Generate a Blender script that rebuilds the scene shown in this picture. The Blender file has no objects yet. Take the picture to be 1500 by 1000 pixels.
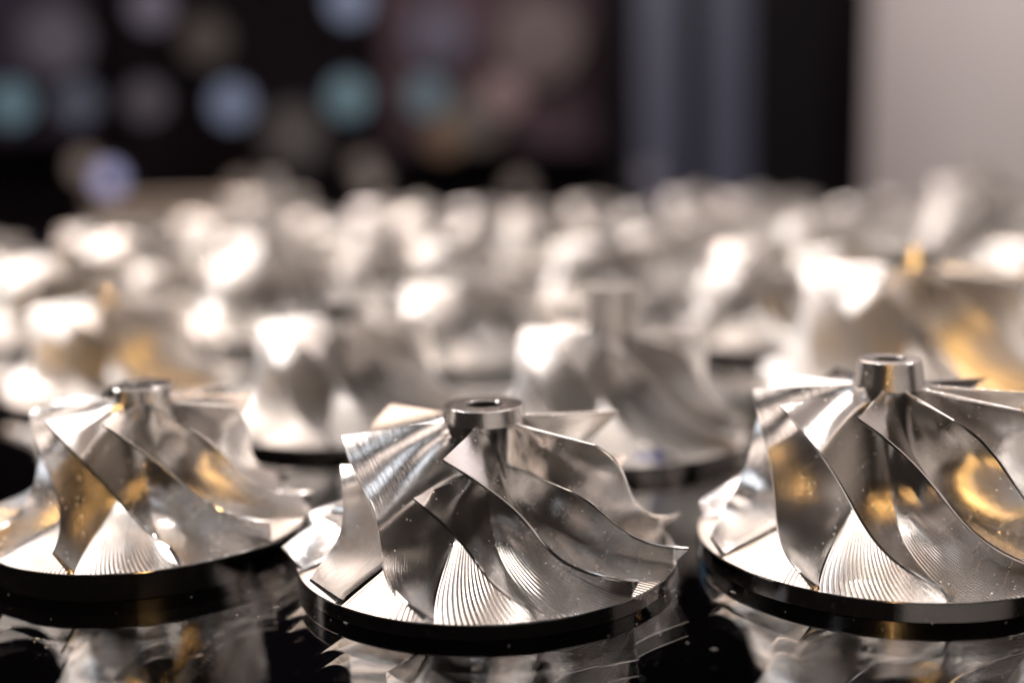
import bpy, math, random
import numpy as np
from mathutils import Matrix, Vector
random.seed(7)
D = math.pi / 180
MM = 0.001
sc = bpy.context.scene
col = sc.collection

# ------------------------------------------------------------------ camera
PITCH, ROLL, CAM_H = 9.03 * D, -1.343 * D, 64.2 * MM
cp, sp, cr, sr = math.cos(PITCH), math.sin(PITCH), math.cos(ROLL), math.sin(ROLL)
Xh, Yh, F = Vector((1, 0, 0)), Vector((0, sp, cp)), Vector((0, cp, -sp))
right, up = cr * Xh + sr * Yh, -sr * Xh + cr * Yh
cam = bpy.data.cameras.new('camera')
cam_o = bpy.data.objects.new('camera', cam)
col.objects.link(cam_o)
cam_o.matrix_world = Matrix(((right.x, up.x, -F.x, 0), (right.y, up.y, -F.y, 0), (right.z, up.z, -F.z, CAM_H), (0, 0, 0, 1)))
cam.sensor_width = 36
cam.lens = 36 * 1697.7 / 1500
cam.clip_start, cam.clip_end = 0.005, 50
cam.dof.use_dof = True
cam.dof.focus_distance = 0.166
cam.dof.aperture_fstop = cam.lens / 7.1
cam.dof.aperture_blades = 0
sc.camera = cam_o

# ------------------------------------------------------------------ world, exposure
world = bpy.data.worlds.new('World')
sc.world = world
world.use_nodes = True
bg = world.node_tree.nodes['Background']
bg.inputs['Color'].default_value = (1.0, 0.80, 0.70, 1)
bg.inputs['Strength'].default_value = 0.015
sc.view_settings.view_transform = 'Standard'
sc.view_settings.look = 'None'
sc.view_settings.exposure = 0.6
sc.view_settings.gamma = 1
sc.cycles.use_denoising = True
sc.cycles.max_bounces = 10
sc.cycles.glossy_bounces = 6
sc.cycles.transmission_bounces = 6
sc.cycles.caustics_reflective = True
sc.cycles.caustics_refractive = False
sc.cycles.sample_clamp_indirect = 6
sc.cycles.blur_glossy = 0.3

# ------------------------------------------------------------------ lamps of the booth, and area lamps added as fill
def area(name, loc, target, sx, sy, power, color):
    l = bpy.data.lights.new(name, 'AREA')
    l.shape = 'RECTANGLE'
    l.size, l.size_y = sx, sy
    l.energy = power
    l.color = color
    o = bpy.data.objects.new(name, l)
    o.location = loc
    o.rotation_euler = (Vector(target) - Vector(loc)).to_track_quat('-Z', 'Y').to_euler()
    col.objects.link(o)
    return o
WARM = (1.0, 0.86, 0.74)
NEUT = (1.0, 0.91, 0.85)
LAMPS = [   # name, place, aim, size x, size y, watts, colour
    ('overhead_light_panel', (-0.05, 0.59, 0.78), (-0.05, 0.59, 0), 0.92, 0.42, 1.6, NEUT),
    ('rear_fill_panel', (0.0, 1.75, 1.60), (0.0, 1.3, 0), 3.00, 1.20, 17.0, (1.0, 0.74, 0.58)),  # added out of view to brighten the far wheels
    ('back_fill_panel', (0.1, 2.45, 1.42), (0.1, 0.7, 0), 2.60, 0.42, 8.5, (1.0, 0.80, 0.70)),  # added fill for the far wheels, set too high for the glass to mirror
    ('right_lamp', (0.60, 0.25, 0.62), (0, 0.2, 0), 0.09, 0.09, 0.45, NEUT),
    ('left_lamp', (-0.75, 0.45, 0.55), (0, 0.3, 0), 0.18, 0.18, 1.6, NEUT),
    ('spot_lamp', (-0.12, 0.30, 0.70), (0, 0.3, 0), 0.02, 0.02, 0.4, NEUT),
    ('spot_lamp', (0.30, 0.30, 0.70), (0, 0.3, 0), 0.02, 0.02, 0.4, NEUT),
    ('spot_lamp', (-0.45, 0.35, 0.70), (0, 0.3, 0), 0.02, 0.02, 0.4, NEUT),
    ('spot_lamp', (0.0, 0.90, 0.70), (0, 0.8, 0), 0.02, 0.02, 0.6, WARM),
    ('partition_fill', (0.25, 1.5, 1.0), (0.8, 2.0, 0.25), 0.3, 0.3, 4.5, (0.97, 0.95, 1.0)),  # added to light the pale side wall, no fixture known there
    ('hall_fill', (-1.0, 2.2, 2.4), (-0.3, 3.6, 0.3), 0.5, 0.5, 6.0, (0.92, 0.90, 1.0)),  # added to lift the dark back wall, no fixture known there
]
for a in LAMPS:
    area(*a)
for lx, tx, w_ in ((0.0, 0.121, 0.027), (0.0, -0.119, 0.027)):     # two narrow amber beams from behind the camera, one to each side of the row
    o = area('amber_spot_lamp', (lx, -0.16, 0.245), (tx, 0.22, 0.02), 0.045, 0.13, w_, (1.0, 0.57, 0.20))
    o.data.spread = 17 * D
for ix, x in enumerate((-1.9, -1.1, -0.35, 0.35, 1.1, 1.9)):      # rows of square fill lights added overhead, out of view
    for iy, y in enumerate((-1.7, -0.9, -0.1, 0.7)):
        area('overhead_fill_light', (x + 0.1 * (iy % 2), y, 2.2), (x, y, 0), 0.40, 0.40, 0.80, (1.0, 0.82, 0.73) if (ix + iy) % 3 else (0.88, 0.92, 1.0))

# ------------------------------------------------------------------ material helpers
def new_mat(name):
    m = bpy.data.materials.new(name)
    m.use_nodes = True
    nt = m.node_tree
    return m, nt, nt.nodes['Principled BSDF']
def N(nt, kind, **kw):
    n = nt.nodes.new(kind)
    for k, v in kw.items():
        if k in n.inputs: n.inputs[k].default_value = v
        else: setattr(n, k, v)
    return n
def math_node(nt, op, a, b=None, c=None):
    n = nt.nodes.new('ShaderNodeMath'); n.operation = op
    for i, v in enumerate((a, b, c)):
        if v is None: continue
        if isinstance(v, (int, float)): n.inputs[i].default_value = v
        else: nt.links.new(v, n.inputs[i])
    return n.outputs[0]
def plain(name, color, rough=0.5, metallic=0.0, emit=None, estr=0.0, noise=0.0, nscale=200.0, spec=0.5):
    m, nt, p = new_mat(name)
    p.inputs['Base Color'].default_value = (*color, 1)
    p.inputs['Roughness'].default_value = rough
    p.inputs['Metallic'].default_value = metallic
    p.inputs['Specular IOR Level'].default_value = spec
    if emit:
        p.inputs['Emission Color'].default_value = (*emit, 1)
        p.inputs['Emission Strength'].default_value = estr
    if noise:
        tc = N(nt, 'ShaderNodeTexCoord'); nz = N(nt, 'ShaderNodeTexNoise', Scale=nscale, Detail=3.0)
        nt.links.new(tc.outputs['Object'], nz.inputs['Vector'])
        mx = N(nt, 'ShaderNodeMixRGB'); mx.blend_type = 'MULTIPLY'; mx.inputs[0].default_value = noise
        mx.inputs[1].default_value = (*color, 1)
        nt.links.new(nz.outputs['Fac'], mx.inputs[2])
        nt.links.new(mx.outputs[0], p.inputs['Base Color'])
    return m

ALU = (0.87, 0.855, 0.84)
def speck_mask(nt, scale, size):
    """tiny dust grains clinging to the metal: 1 on a grain, 0 elsewhere"""
    tc = N(nt, 'ShaderNodeTexCoord')
    v = N(nt, 'ShaderNodeTexVoronoi', Scale=scale)
    nt.links.new(tc.outputs['Object'], v.inputs['Vector'])
    a = math_node(nt, 'LESS_THAN', v.outputs['Distance'], size)
    sep = N(nt, 'ShaderNodeSeparateColor')
    nt.links.new(v.outputs['Color'], sep.inputs[0])
    b = math_node(nt, 'GREATER_THAN', sep.outputs[0], 0.72)
    return math_node(nt, 'MULTIPLY', a, b)

def metal(name, kind, grooves=18.0, satin=0.0):
    """milled aluminium; kind: hub (grooves along the passages), blade (cutter lines), turned (rings), rim"""
    m, nt, p = new_mat(name)
    L = nt.links.new
    p.inputs['Metallic'].default_value = 1.0
    uv = N(nt, 'ShaderNodeUVMap'); uv.uv_map = 'UVMap'
    sep = N(nt, 'ShaderNodeSeparateXYZ'); L(uv.outputs[0], sep.inputs[0])
    u, v = sep.outputs[0], sep.outputs[1]
    tc = N(nt, 'ShaderNodeTexCoord')
    cl = N(nt, 'ShaderNodeTexNoise', Scale=140.0, Detail=4.0, Roughness=0.6)
    L(tc.outputs['Object'], cl.inputs['Vector'])
    cloud = cl.outputs['Fac']
    speck = speck_mask(nt, 900.0, 0.13 if kind != 'rim' else 0.03)
    mixc = N(nt, 'ShaderNodeMixRGB'); mixc.inputs[1].default_value = (*(ALU if kind != 'rim' else (0.22, 0.215, 0.215)), 1); mixc.inputs[2].default_value = (0.9, 0.87, 0.84, 1)
    L(speck, mixc.inputs[0]); L(mixc.outputs[0], p.inputs['Base Color'])
    def stretch(su, sv, scale, detail=2.0):
        mp = N(nt, 'ShaderNodeMapping'); mp.inputs['Scale'].default_value = (su, sv, 1)
        L(uv.outputs[0], mp.inputs['Vector'])
        nz = N(nt, 'ShaderNodeTexNoise', Scale=scale, Detail=detail, Roughness=0.6)
        L(mp.outputs[0], nz.inputs['Vector'])
        return nz.outputs['Fac']
    rbase, rvar = 0.13, 0.13
    if kind == 'hub':
        wob = stretch(3.0, 3.0, 1.0)
        uu = math_node(nt, 'ADD', u, math_node(nt, 'MULTIPLY', wob, 0.03))
        # depth of the cusps: strong on the open floor, gone towards the nose
        ph = math_node(nt, 'MULTIPLY', uu, 2 * math.pi * grooves)
        w = math_node(nt, 'ABSOLUTE', math_node(nt, 'SINE', math_node(nt, 'MULTIPLY', ph, 0.5)))
        amp = N(nt, 'ShaderNodeMapRange'); amp.inputs['From Min'].default_value = 0.45; amp.inputs['From Max'].default_value = 0.8
        L(v, amp.inputs['Value'])
        height = math_node(nt, 'ADD', math_node(nt, 'MULTIPLY', w, amp.outputs[0]), math_node(nt, 'MULTIPLY', stretch(60, 1.2, 1.0), 0.08))
        dist, strength, rbase = 0.05 * MM, 1.0, 0.15
    elif kind == 'blade':
        height = math_node(nt, 'ADD', math_node(nt, 'MULTIPLY', stretch(2.0, 110.0, 1.0), 0.7), math_node(nt, 'MULTIPLY', stretch(60.0, 2.0, 1.0), 0.15))
        dist, strength = 0.022 * MM, 1.0
    elif kind == 'turned':
        height = stretch(2.0, 220.0, 1.0, 3.0)
        dist, strength, rbase = 0.012 * MM, 1.0, 0.2
    else:
        height = stretch(2.0, 60.0, 1.0)
        dist, strength, rbase, rvar = 0.003 * MM, 1.0, 0.12, 0.06
    rbase += satin
    height = math_node(nt, 'ADD', height, math_node(nt, 'MULTIPLY', speck, 0.5))
    b = N(nt, 'ShaderNodeBump'); b.inputs['Strength'].default_value = strength; b.inputs['Distance'].default_value = dist
    L(height, b.inputs['Height']); L(b.outputs[0], p.inputs['Normal'])
    r = math_node(nt, 'ADD', math_node(nt, 'MULTIPLY', cloud, rvar), rbase - 0.5 * rvar)
    if kind == 'blade':
        r = math_node(nt, 'ADD', r, math_node(nt, 'MULTIPLY', math_node(nt, 'SUBTRACT', stretch(2.5, 70.0, 1.0, 3.0), 0.5), 0.16))
    r = math_node(nt, 'ADD', r, math_node(nt, 'MULTIPLY', speck, 0.35))
    L(r, p.inputs['Roughness'])
    return m

# ------------------------------------------------------------------ mesh helpers
def mesh_from(name, verts, faces, uvs=None, mats=(), fmat=None, smooth=True, sharp_angle=None):
    me = bpy.data.meshes.new(name)
    me.from_pydata([tuple(np.asarray(v) * MM) for v in verts], [], faces)
    if uvs is not None:
        lay = me.uv_layers.new(name='UVMap')
        idx = np.empty(len(me.loops), dtype=np.int32); me.loops.foreach_get('vertex_index', idx)
        lay.data.foreach_set('uv', np.asarray(uvs, dtype=np.float32)[idx].ravel())
    for m in mats: me.materials.append(m)
    if fmat is not None: me.polygons.foreach_set('material_index', np.asarray(fmat, dtype=np.int32))
    me.polygons.foreach_set('use_smooth', [smooth] * len(me.polygons))
    me.update()
    return me
def link(name, me, parent=None, loc=None):
    o = bpy.data.objects.new(name, me)
    col.objects.link(o)
    if parent is not None: o.parent = parent
    if loc is not None: o.location = loc
    return o
def thing(name, label, cat, loc, rz=0.0, group=None, scale=1.0):
    o = bpy.data.objects.new(name, None); col.objects.link(o)
    o.empty_display_size = 0.01
    o.location = loc; o.rotation_euler = (0, 0, rz); o.scale = (scale,) * 3
    o['label'] = label; o['category'] = cat
    if group: o['group'] = group
    return o
class MB:
    def __init__(s): s.v, s.f, s.uv, s.m = [], [], [], []
    def grid(s, P, UV, flip=False, m=0, close=False):
        """P: (a,b,3) sheet of points"""
        a, b = P.shape[:2]; o = len(s.v)
        s.v += [tuple(x) for x in P.reshape(-1, 3)]; s.uv += [tuple(x) for x in UV.reshape(-1, 2)]
        for i in range(a - 1):
            for j in range(b - 1):
                q = (o + i * b + j, o + i * b + j + 1, o + (i + 1) * b + j + 1, o + (i + 1) * b + j)
                s.f.append(q[::-1] if flip else q); s.m.append(m)
    def box(s, x0, x1, y0, y1, z0, z1, m=0):
        o = len(s.v)
        s.v += [(x, y, z) for x in (x0, x1) for y in (y0, y1) for z in (z0, z1)]
        s.uv += [(0, 0)] * 8
        for q in ((0, 1, 3, 2), (4, 6, 7, 5), (0, 4, 5, 1), (2, 3, 7, 6), (0, 2, 6, 4), (1, 5, 7, 3)):
            s.f.append(tuple(o + k for k in q)); s.m.append(m)
    def mesh(s, name, mats, smooth=True): return mesh_from(name, s.v, s.f, s.uv, mats, s.m, smooth)
def revolve(prof, n=96, uvs=None):
    """prof: list of (r, z) as separate smooth runs; returns an MB"""
    mb = MB()
    th = np.linspace(0, 2 * np.pi, n + 1)
    for run in prof:
        r = np.array([p[0] for p in run])[:, None]; z = np.array([p[1] for p in run])[:, None]
        P = np.stack([r * np.sin(th), -r * np.cos(th), np.broadcast_to(z, (len(run), n + 1))], -1)
        l = np.concatenate([[0], np.cumsum(np.hypot(np.diff(r[:, 0]), np.diff(z[:, 0])))])
        UV = np.stack(np.broadcast_arrays(th / (2 * np.pi), (l / 10)[:, None]), -1)
        mb.grid(P, UV)
    return mb

# ------------------------------------------------------------------ the compressor wheels
def bz(S, a): return (1 - S) ** 3 * a[0] + 3 * (1 - S) ** 2 * S * a[1] + 3 * (1 - S) * S ** 2 * a[2] + S ** 3 * a[3]
TH_MAIN = (-13.84, 44.0, 26.6, 55.37)      # wrap of the blade tip along the flow, degrees
TH_SPLIT = (-25.54, 58.97, 47.14, 65.26)
TH_HUB = (-11.1, 34.8, 26.5, 45.35)        # wrap of the blade root
def shroud(S, w, split=False):
    r1, zt, Rt, z2 = w['r1'], w['zt'], w['Rt'], w['z2']
    k = w['R'] / 30
    a1, b1, b2, a2 = w.get('sh', (.19, .58, 1.14, 2.3))
    r = bz(S, [r1, r1 + a1 * k, Rt - b2 * (Rt - r1), Rt]); z = bz(S, [zt, zt - b1 * (zt - z2), z2 + a2 * k, z2])
    T = TH_SPLIT if split else w.get('th', TH_MAIN)
    t = T[0] + bz(S, [0, *T[1:]])
    return r, z, t * D
def hubline(S, w):
    r0, z0, R, t = w['r0'], w['z0'], w['R'], w['t']
    k = R / 30
    r = bz(S, [r0, r0 - .25 * k, R - 1.25 * (R - r0), R]); z = bz(S, [z0, z0 - .26 * (z0 - t), t + 4.1 * k, t])
    th = TH_HUB[0] + (bz(S, TH_HUB) - TH_HUB[0]) * w.get('wrap', 1.0)
    return r, z, th * D
def cyl(r, z, t): return np.stack([r * np.sin(t), -r * np.cos(t), z], -1)

def blade_mesh(name, w, mat, split=False, ns=44, nq=13):
    s0 = 0.22 if split else 0.0
    h0 = 0.32 if split else 0.0
    e = np.linspace(0, 1, ns)
    # denser near the leading edge
    e = e ** 1.15
    S = shroud(s0 + (1 - s0) * e, w, split); Hb = hubline(h0 + (1 - h0) * e, w)
    Hb = (np.minimum(Hb[0], w['R'] - 0.7 * w['R'] / 30), Hb[1], Hb[2])
    A, B = cyl(*Hb), cyl(*S)
    q = np.linspace(0, 1, nq) ** 1.5
    q[0] = -0.02
    M = A[:, None] * (1 - q[None, :, None]) + B[:, None] * q[None, :, None]
    du = np.gradient(M, axis=0); dq = np.gradient(M, axis=1)
    n = np.cross(du, dq); n /= np.linalg.norm(n, axis=-1, keepdims=True)
    L = np.linalg.norm(B - A, axis=-1)[:, None]
    k = w['R'] / 30
    qd = np.clip(q, 0, 1)[None] * L                       # mm above the floor
    th = (0.95 - 0.50 * np.clip(q, 0, 1))[None] * k + 0.4 * k * np.exp(-qd / (0.45 * k))
    edge = np.minimum(1, 0.62 + 4 * e)[:, None]            # the leading edge is thinned
    th = th * edge
    P1, P2 = M + n * th[..., None] / 2, M - n * th[..., None] / 2
    UV = np.stack(np.broadcast_arrays(e[:, None], np.clip(q, 0, 1)[None]), -1)
    mb = MB()
    mb.grid(P1, UV, flip=False); mb.grid(P2, UV, flip=True)
    # rounded leading edge, flat tip and trailing edge
    def strip(a, b, bulge, uv, flip):
        mid = (a + b) / 2 + bulge
        m1 = (a + mid) / 2 + bulge * .28; m2 = (b + mid) / 2 + bulge * .28
        G = np.stack([a, m1, mid, m2, b], 1)
        mb.grid(G, np.repeat(uv[:, None], 5, 1), flip=flip)
    t0 = M[0] - M[1]; t0 /= np.linalg.norm(t0, axis=-1, keepdims=True)
    strip(P1[0], P2[0], t0 * th[0][:, None] * .4, UV[0], True)
    t1 = M[:, -1] - M[:, -2]; t1 /= np.linalg.norm(t1, axis=-1, keepdims=True)
    strip(P1[:, -1], P2[:, -1], t1 * .04, UV[:, -1], True)
    t2 = M[-1] - M[-2]; t2 /= np.linalg.norm(t2, axis=-1, keepdims=True)
    strip(P1[-1], P2[-1], t2 * .05, UV[-1], False)
    return mb.mesh(name, [mat])

def hub_mesh(name, w, mats, n):
    """floor, nose and bore of the wheel: one turned and milled body"""
    mb = MB()
    S = np.linspace(0, 1, 61)
    r, z, t = hubline(S, w)
    u = np.linspace(0, n, n * 12 + 1)
    ang = t[:, None] + u[None] * 2 * np.pi / n
    P = cyl(np.broadcast_to(r[:, None], ang.shape), np.broadcast_to(z[:, None], ang.shape), ang)
    mb.grid(P, np.stack(np.broadcast_arrays(u[None], S[:, None]), -1), flip=True, m=0)
    r0, z0, rh, h, rb, c = w['r0'], w['z0'], w['rh'], w['h'], w['rb'], w.get('ch', .14)
    runs = [[(r0, z0), (r0 + (rh - r0) * .5, z0 + (h - z0) * .5), (rh, h - c)], [(rh, h - c), (rh - c, h)], [(rh - c, h), (rb + c * .7, h)],
            [(rb + c * .7, h), (rb, h - c)], [(rb, h - c), (rb, h - 16)], [(rb, h - 16), (0.01, h - 16.5)]]
    th = np.linspace(0, 2 * np.pi, 97)
    for run in runs:
        rr = np.array([p[0] for p in run]); zz = np.array([p[1] for p in run])
        Q = np.stack([rr[:, None] * np.sin(th), -rr[:, None] * np.cos(th), np.broadcast_to(zz[:, None], (len(run), 97))], -1)
        l = np.concatenate([[0], np.cumsum(np.hypot(np.diff(rr), np.diff(zz)))]) / 10
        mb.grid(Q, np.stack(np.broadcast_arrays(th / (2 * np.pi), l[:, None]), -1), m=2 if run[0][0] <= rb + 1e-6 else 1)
    return mb.mesh(name, mats)
def rim_mesh(name, w, mat):
    R, t, b = w['R'], w['t'], 0.22
    d = w.get('flare', 0.0)
    return revolve([[(R, t), (R + .06, t - .03), (R + .12, t - b)], [(R + .12, t - b), (R + .12 + d, 0.03)], [(R + .12 + d, .03), (3, 0.03)]], 128).mesh(name, [mat])

M_HUB = metal('milled_aluminium_floor', 'hub')
M_HUB10 = metal('milled_aluminium_wide_floor', 'hub', 22.0)
M_BLADE = metal('milled_aluminium_blade', 'blade')
M_TURN = metal('turned_aluminium', 'turned')
M_BORE = plain('shaded_drilled_bore', (0.12, 0.11, 0.105), 0.45, metallic=1.0)  # shade inside the hole is put into a darker metal colour
M_RIM = metal('turned_aluminium_rim', 'rim')
KINDS = {
    'six':  dict(R=30.0, t=2.3, r0=6.5, z0=23.6, rh=6.2, h=26.2, rb=2.75, r1=22.5, zt=23.0, Rt=32.3, z2=5.7, n=6, split=True),
    'flat': dict(R=26.6, t=4.3, r0=4.5, z0=25.1, rh=5.2, h=27.9, rb=2.3, r1=17.8, zt=25.0, Rt=27.4, z2=7.8, n=10, split=False,
                 th=(-13.84, 29.4, 49.1, 61.0), sh=(-.1, .37, 1.41, 1.46), wrap=1.10),
    'ten':  dict(R=29.8, t=2.75, r0=5.6, z0=27.0, rh=4.85, h=31.4, rb=2.5, r1=21.1, zt=26.1, Rt=30.4, z2=5.2, n=10, split=False, flare=0.3,
                 th=(-13.84, 39.2, 33.6, 61.5), sh=(-1.0, .45, .97, 4.0), wrap=1.10),
    'tall': dict(R=29.8, t=2.75, r0=5.6, z0=26.0, rh=6.2, h=36.0, rb=2.5, r1=21.1, zt=25.2, Rt=30.4, z2=5.2, n=10, split=False,
                 th=(-13.84, 39.2, 33.6, 61.5), sh=(-1.0, .45, .97, 4.0), wrap=1.10),
}
SATIN = (metal('satin_aluminium_floor', 'hub', 18.0, .18), metal('satin_aluminium_wide_floor', 'hub', 22.0, .16), metal('satin_turned_aluminium', 'turned', 18.0, .10), metal('satin_aluminium_blade', 'blade', 18.0, .18))
def parts_of(w, hub6, hub10, turned, blade):
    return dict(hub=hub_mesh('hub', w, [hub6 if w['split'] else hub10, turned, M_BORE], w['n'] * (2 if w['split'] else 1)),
                rim=rim_mesh('back_disc', w, M_RIM), blade=blade_mesh('blade', w, blade),
                split=blade_mesh('splitter_blade', w, blade, True) if w['split'] else None)
PARTS, PARTS_SATIN = {}, {}
for k, w in KINDS.items():
    PARTS[k] = parts_of(w, M_HUB, M_HUB10, M_TURN, M_BLADE)
    PARTS_SATIN[k] = parts_of(w, *SATIN)
GROUP = 'machined compressor wheels on the glass table'
def wheel(kind, x, y, rot, label, scale=1.0):
    """rot: degrees, blade 0 turned from the front to the right"""
    t = thing('compressor_wheel', label, 'compressor wheel', (x * MM, y * MM, 0), rot * D, GROUP, scale)
    p = (PARTS if y < 220 else PARTS_SATIN)[kind]; w = KINDS[kind]      # the front row is polished brighter than the rest
    link('hub', p['hub'], t); link('back_disc', p['rim'], t)
    for i in range(w['n']):
        o = link('blade', p['blade'], t); o.rotation_euler = (0, 0, i * 2 * math.pi / w['n'])
        if p['split']:
            o = link('splitter_blade', p['split'], t); o.rotation_euler = (0, 0, (i + .5) * 2 * math.pi / w['n'])
    return t
FRONT = [   # kind, x, y (mm), turn, label, scale
    ('six', -4.63, 177.9, 0, 'sharp silver wheel in the middle of the front row, thick round hub with a bore', 1),
    ('flat', -62.6, 192.0, 11.55, 'silver wheel at the left of the front row, low flat hub and thick dark rim', 1),
    ('ten', 59.6, 180.3, -15.56, 'silver wheel at the right of the front row, narrow stepped hub and ten full blades', 1),
    ('tall', 22, 254, 8, 'blurred wheel with a tall hub post, behind and right of the middle front wheel', 1),
    ('ten', -40, 276, 21, 'blurred wheel between and behind the left and middle front wheels, its rim shadow black', 1),
    ('ten', -112, 322, 3, 'blurred very bright wheel standing directly behind the left front wheel', 1),
    ('ten', 101, 290, 12, 'large blurred wheel standing directly behind the right front wheel, above its hub', 1.28),
    ('six', -12, 372, 30, 'blurred wheel behind the hub of the middle front wheel, left of the tall hub post', 1),
    ('flat', 80, 378, 10, 'blurred wheel in the gap between the tall hub post and the large right wheel', 1),
]
for a in FRONT:
    t = wheel(a[0], *a[1:4], a[4], a[5])
    if a[0] == 'tall':                                             # a small blue patch on its floor, towards the camera
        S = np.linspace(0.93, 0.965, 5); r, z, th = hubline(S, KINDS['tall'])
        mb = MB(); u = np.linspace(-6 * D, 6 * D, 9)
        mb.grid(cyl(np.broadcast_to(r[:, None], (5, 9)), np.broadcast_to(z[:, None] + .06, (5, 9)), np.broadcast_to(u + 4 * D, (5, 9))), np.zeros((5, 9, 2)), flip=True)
        o = link('blue_patch', mb.mesh('blue_patch', [plain('patch_blue', (0.02, 0.06, 0.45), 0.4)]), t); o['label'] = 'small blue patch'
ROWS = [   # distance (mm), hub places across (mm)
    (425, (-165, -88, 132, 196)), (490, (-218, -146, -58, 42, 112, 176)),
    (570, (-248, -180, -104, -24, 74, 150, 226)), (655, (-290, -214, -140, -66, 16, 104, 182, 262)),
    (745, (-262, -172, -100, -14, 62, 140, 224, 310)), (845, (-220, -140, -58, 20, 96, 180, 262, 346)),
    (950, (-190, -104, -20, 66, 150, 236, 322, 410)),
]
ORD = ['first', 'second', 'third', 'fourth', 'fifth', 'sixth', 'seventh', 'eighth', 'ninth', 'tenth']
rr = random.Random(11)
for ri, (y, xs) in enumerate(ROWS):
    for i, x in enumerate(xs):
        k = rr.choice(['six', 'flat', 'ten', 'ten', 'tall'])
        sc_ = rr.choice([0.9, 1.0, 1.05, 1.15])
        if ri >= 5 and k == 'tall': sc_ = 1.5
        where = f'{ORD[i]} from the left' if i < len(xs) - 1 else 'rightmost'
        wheel(k, x + rr.uniform(-5, 5), y + rr.uniform(-12, 12), rr.uniform(0, 60),
              f'out of focus silver wheel, {where} in the {ORD[ri + 3]} row back', sc_)

# ------------------------------------------------------------------ display table: a sheet of clear glass over a black board
m, nt, p = new_mat('clear_table_glass')
p.inputs['Base Color'].default_value = (1, 1, 1, 1); p.inputs['Roughness'].default_value = 0.0
p.inputs['Transmission Weight'].default_value = 1.0; p.inputs['IOR'].default_value = 1.65
M_GLASS = m
M_BOARD = plain('black_board', (0.003, 0.003, 0.004), 0.9, noise=.3, spec=0.0)
tab = thing('display_table', 'long black display table with a clear glass top carrying the metal wheels', 'table', (0, .55, -.75))
mb = MB(); mb.box(-700, 700, -530, 560, 746, 749.95); link('glass_top', mb.mesh('glass_top', [M_GLASS], False), tab)
mb = MB(); mb.box(-700, 700, -530, 560, 700, 745); link('board', mb.mesh('board', [M_BOARD], False), tab)
for sx in (-660, 620):
    for sy in (-500, 490):
        mb = MB(); mb.box(sx, sx + 40, sy, sy + 40, 0, 700); link('leg', mb.mesh('leg', [M_BOARD], False), tab)

# ------------------------------------------------------------------ what stands on and around the table
M_BOX = plain('beige_card', (0.42, 0.34, 0.28), 0.7, noise=.2)
t = thing('storage_box', 'low beige box lying at the back left end of the table', 'box', (-.30, 1.03, 0))
mb = MB(); mb.box(-58, 58, -30, 30, 0, 30); link('body', mb.mesh('body', [M_BOX], False), t)
mb = MB(); mb.box(-60, 60, -32, 32, 30, 37); link('lid', mb.mesh('lid', [M_BOX], False), t)

# dust and lint on the glass: far too many to count
rd = random.Random(3)
mb = MB()
for i in range(380):
    x, y = rd.gauss(0, 90), 110 + abs(rd.gauss(0, 75))
    s_ = rd.choice([.03, .04, .05, .07, .1]); a = rd.uniform(0, math.pi); l = s_ * rd.choice([1, 1, 1.5, 5])
    ca, sa = math.cos(a), math.sin(a); o = len(mb.v)
    for (u, v) in ((-l, -s_ * .5), (l, -s_ * .5), (l, s_ * .5), (-l, s_ * .5)):
        mb.v.append((x + u * ca - v * sa, y + u * sa + v * ca, rd.uniform(.0, .05) + .01)); mb.uv.append((0, 0))
    mb.v.append((x, y, .1 + s_ * .7)); mb.uv.append((0, 0))
    for k in range(4): mb.f.append((o + k, o + (k + 1) % 4, o + 4)); mb.m.append(0)
M_DUST = plain('pale_dust', (0.75, 0.72, 0.7), 0.8)
d = link('dust', mb.mesh('dust', [M_DUST], False)); d['kind'] = 'stuff'; d['label'] = 'pale dust and lint specks lying on the glass top'

# ------------------------------------------------------------------ the dim hall behind
def wall(name, boxes, mat, kind='structure', label=None):
    mb = MB()
    for b in boxes: mb.box(*b)
    o = link(name, mb.mesh(name, [mat], False)); o['kind'] = kind
    if label: o['label'] = label
    return o
M_DARK = plain('dark_wall_paint', (0.018, 0.012, 0.018), 0.8, noise=.6, nscale=2.0, spec=0.2)
M_FLOOR = plain('dark_carpet', (0.02, 0.018, 0.02), 0.9, noise=.5, nscale=60.0)
M_PART = plain('pale_partition', (0.62, 0.58, 0.57), 0.6, noise=.15, nscale=3.0)
wall('back_wall', [(-4000, 4000, 3600, 3700, -750, 3000)], M_DARK)
wall('floor', [(-4000, 4000, -1500, 3600, -850, -750)], M_FLOOR)
wall('side_wall', [(700, 760, 0, 2290, -750, 2200)], M_PART)

# things far back in the hall, thrown far out of focus
def at(px, py, d):
    """a point of the hall d metres off, on the ray of a point of the photograph"""
    v = ((px - 750) / 1697.7) * right + ((500 - py) / 1697.7) * up + F
    return Vector((0, 0, CAM_H)) + v * d
M_HOUSING = plain('lamp_housing', (0.02, 0.02, 0.02), 0.5)
def hall_light(px, py, d, rad, color, strength, label):
    P = at(px, py, d)
    P.z = abs(P.z)
    t = thing('hall_lamp_or_glow', label, 'lamp', P, 0, 'small lamps in the hall behind')
    mat = plain('lamp_lens_glow', (.1, .1, .1), 0.5, emit=color, estr=strength * 0.26)
    h = revolve([[(rad * .5, 90), (rad * 1.05, 60), (rad * 1.05, -6), (rad, -6)], [(rad * .5, 90), (.01, 92)]], 24).mesh('housing', [M_HOUSING])
    g = revolve([[(rad, -2), (rad * .6, -5), (.01, -7)]], 24).mesh('lens', [mat])
    for nm, me in (('housing', h), ('lens', g)):
        o = link(nm, me, t); o.rotation_euler = (-math.pi / 2, 0, 0)
TEAL, ICE, LILAC, ROSE, TAN = (0.20, 0.36, 0.44), (0.38, 0.46, 0.70), (0.36, 0.30, 0.42), (0.62, 0.34, 0.32), (0.60, 0.44, 0.36)
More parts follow.
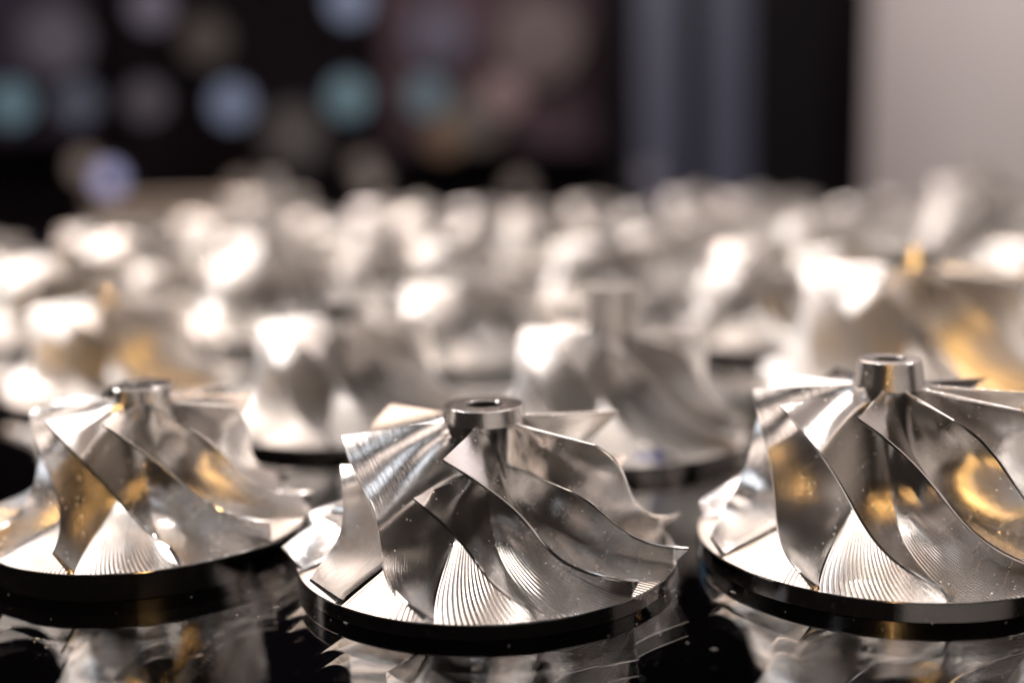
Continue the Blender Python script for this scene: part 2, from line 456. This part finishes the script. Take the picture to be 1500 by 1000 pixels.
for args in (
    (510, 142, 3.2, 54, TEAL, 1.1, 'teal disc of light in the dark hall above the middle of the table'),
    (512, 2, 3.2, 54, ICE, 1.0, 'pale blue disc of light cut by the top edge of the photo'),
    (18, 152, 3.2, 54, TEAL, 1.1, 'teal blue disc of light cut by the left edge of the photo'),
    (340, 152, 3.2, 54, ICE, 0.9, 'lavender grey disc of light, second bright disc from the left'),
    (115, 150, 3.2, 54, ICE, 0.3, 'very dim grey blue disc of light beside the leftmost teal disc'),
    (215, 148, 3.2, 54, LILAC, 0.3, 'very dim grey disc of light left of the lavender disc'),
    (222, 10, 3.2, 56, LILAC, 0.7, 'dusky purple disc of light at the top left of the photo'),
    (625, 140, 3.2, 54, TEAL, 0.7, 'dim teal grey disc of light right of the bright teal disc'),
    (738, 140, 3.2, 60, ROSE, 0.5, 'soft pinkish glow in front of the purple banner'),
    (650, 200, 3.2, 54, (0.7, 0.32, 0.10), 0.25, 'dim brown orange glow low on the purple banner'),
    (80, 60, 3.3, 100, LILAC, 0.30, 'added large dim purple glow on the dark violet banner'),  # this and the next five: glows added to mottle the backdrop, not lamps
    (640, 50, 3.3, 90, (0.30, 0.22, 0.42), 0.28, 'added large dim violet glow high on the purple banner'),
    (790, 60, 3.3, 120, ROSE, 0.22, 'added large dim rose brown glow at the upper right of the purple banner'),
    (700, 175, 3.3, 80, TAN, 0.20, 'added dim tan glow under the pinkish glow on the purple banner'),
    (300, 60, 3.3, 70, (0.40, 0.26, 0.20), 0.12, 'added faint brown glow under the dusky purple disc'),
    (430, 200, 3.3, 90, (0.40, 0.30, 0.30), 0.12, 'added faint brown glow left of the bright teal disc, low down'),
    (960, 130, 2.86, 40, (0.30, 0.36, 0.55), 0.30, 'dim blue glow in front of the left cabinet door'),
    (160, 262, 2.6, 30, (0.62, 0.60, 1.0), 1.9, 'bright lavender disc of light just above the beige box'),
    (125, 245, 2.6, 30, TAN, 0.9, 'beige disc of light touching the bright lavender disc'),
    (355, 277, 2.2, 24, TAN, 0.9, 'tan disc of light just above the right end of the beige box'),
    (532, 245, 2.2, 24, TAN, 0.45, 'dim brown disc of light hanging below the teal disc'),
    (545, 268, 1.9, 20, TAN, 0.7, 'tan disc of light just above the wheels, below the dim brown disc'),
    (613, 306, 1.25, 8, (1.0, 0.86, 0.74), 3.0, 'small crisp cream glowing disc added as a glint among the farthest wheels'),  # glowing disc added as a glint of the metal, not a lamp
    (760, 275, 2.0, 22, TAN, 0.45, 'dim tan disc of light just above the wheels, right of the middle'),
    (950, 258, 2.4, 26, LILAC, 0.4, 'dim grey disc of light just above the wheels, below the left cabinet door'),
): hall_light(*args)
hall_light(330, 962, 3.2, 54, (0.2, 0.5, 0.85), 16.0, 'bright blue hall lamp high behind, seen as a blue disc mirrored in the glass')
def panel_at(name, px0, px1, py0, py1, d, thick, mat, parent=None):
    a, b = at(px0, py1, d), at(px1, py0, d)
    mb = MB(); mb.box(a.x / MM, b.x / MM, a.y / MM, a.y / MM + thick, a.z / MM, b.z / MM)
    o = link(name, mb.mesh(name, [mat], False))
    if parent is not None:
        o.parent = parent; o.location = -Vector(parent.location)
    return o
M_BANNER = plain('dusky_purple_print', (0.24, 0.15, 0.19), 0.8, noise=.95, nscale=7.0)
M_BANNER2 = plain('dark_violet_print', (0.14, 0.11, 0.18), 0.8, noise=.95, nscale=6.0)
M_FRAME = plain('dark_frame', (0.005, 0.004, 0.006), 0.7, spec=0.15)
M_DOOR = plain('blue_grey_door', (0.085, 0.095, 0.15), 0.4, noise=.4, nscale=2.0)
t = thing('banner', 'dusky purple banner hanging behind the middle of the table', 'banner', at(715, 230, 3.4))
panel_at('sheet', 565, 865, -60, 225, 3.4, 8, M_BANNER, t); panel_at('rail', 555, 875, 222, 240, 3.39, 30, M_FRAME, t)
t = thing('banner', 'dark violet banner at the far left of the hall', 'banner', at(60, 250, 3.4))
panel_at('sheet', -80, 130, -60, 205, 3.4, 8, M_BANNER2, t); panel_at('rail', -80, 135, 203, 225, 3.39, 30, M_FRAME, t)
t = thing('cabinet', 'tall dark cabinet with two blue grey doors left of the pale wall', 'cabinet', at(1010, 420, 2.9))
panel_at('carcass', 900, 1200, -80, 420, 2.9, 300, M_FRAME, t)
panel_at('door', 934, 990, -70, 400, 2.88, 18, M_DOOR, t); panel_at('door', 1030, 1086, -70, 400, 2.88, 18, M_DOOR, t)
M_GREY = plain('grey_reflector', (0.80, 0.80, 0.80), 0.7, noise=.2, nscale=6.0)
wall('grey_reflector_board', [(5, 600, -260, -230, -750, 110)], M_GREY)  # unseen board added behind the camera, gives the right rim its grey reflection
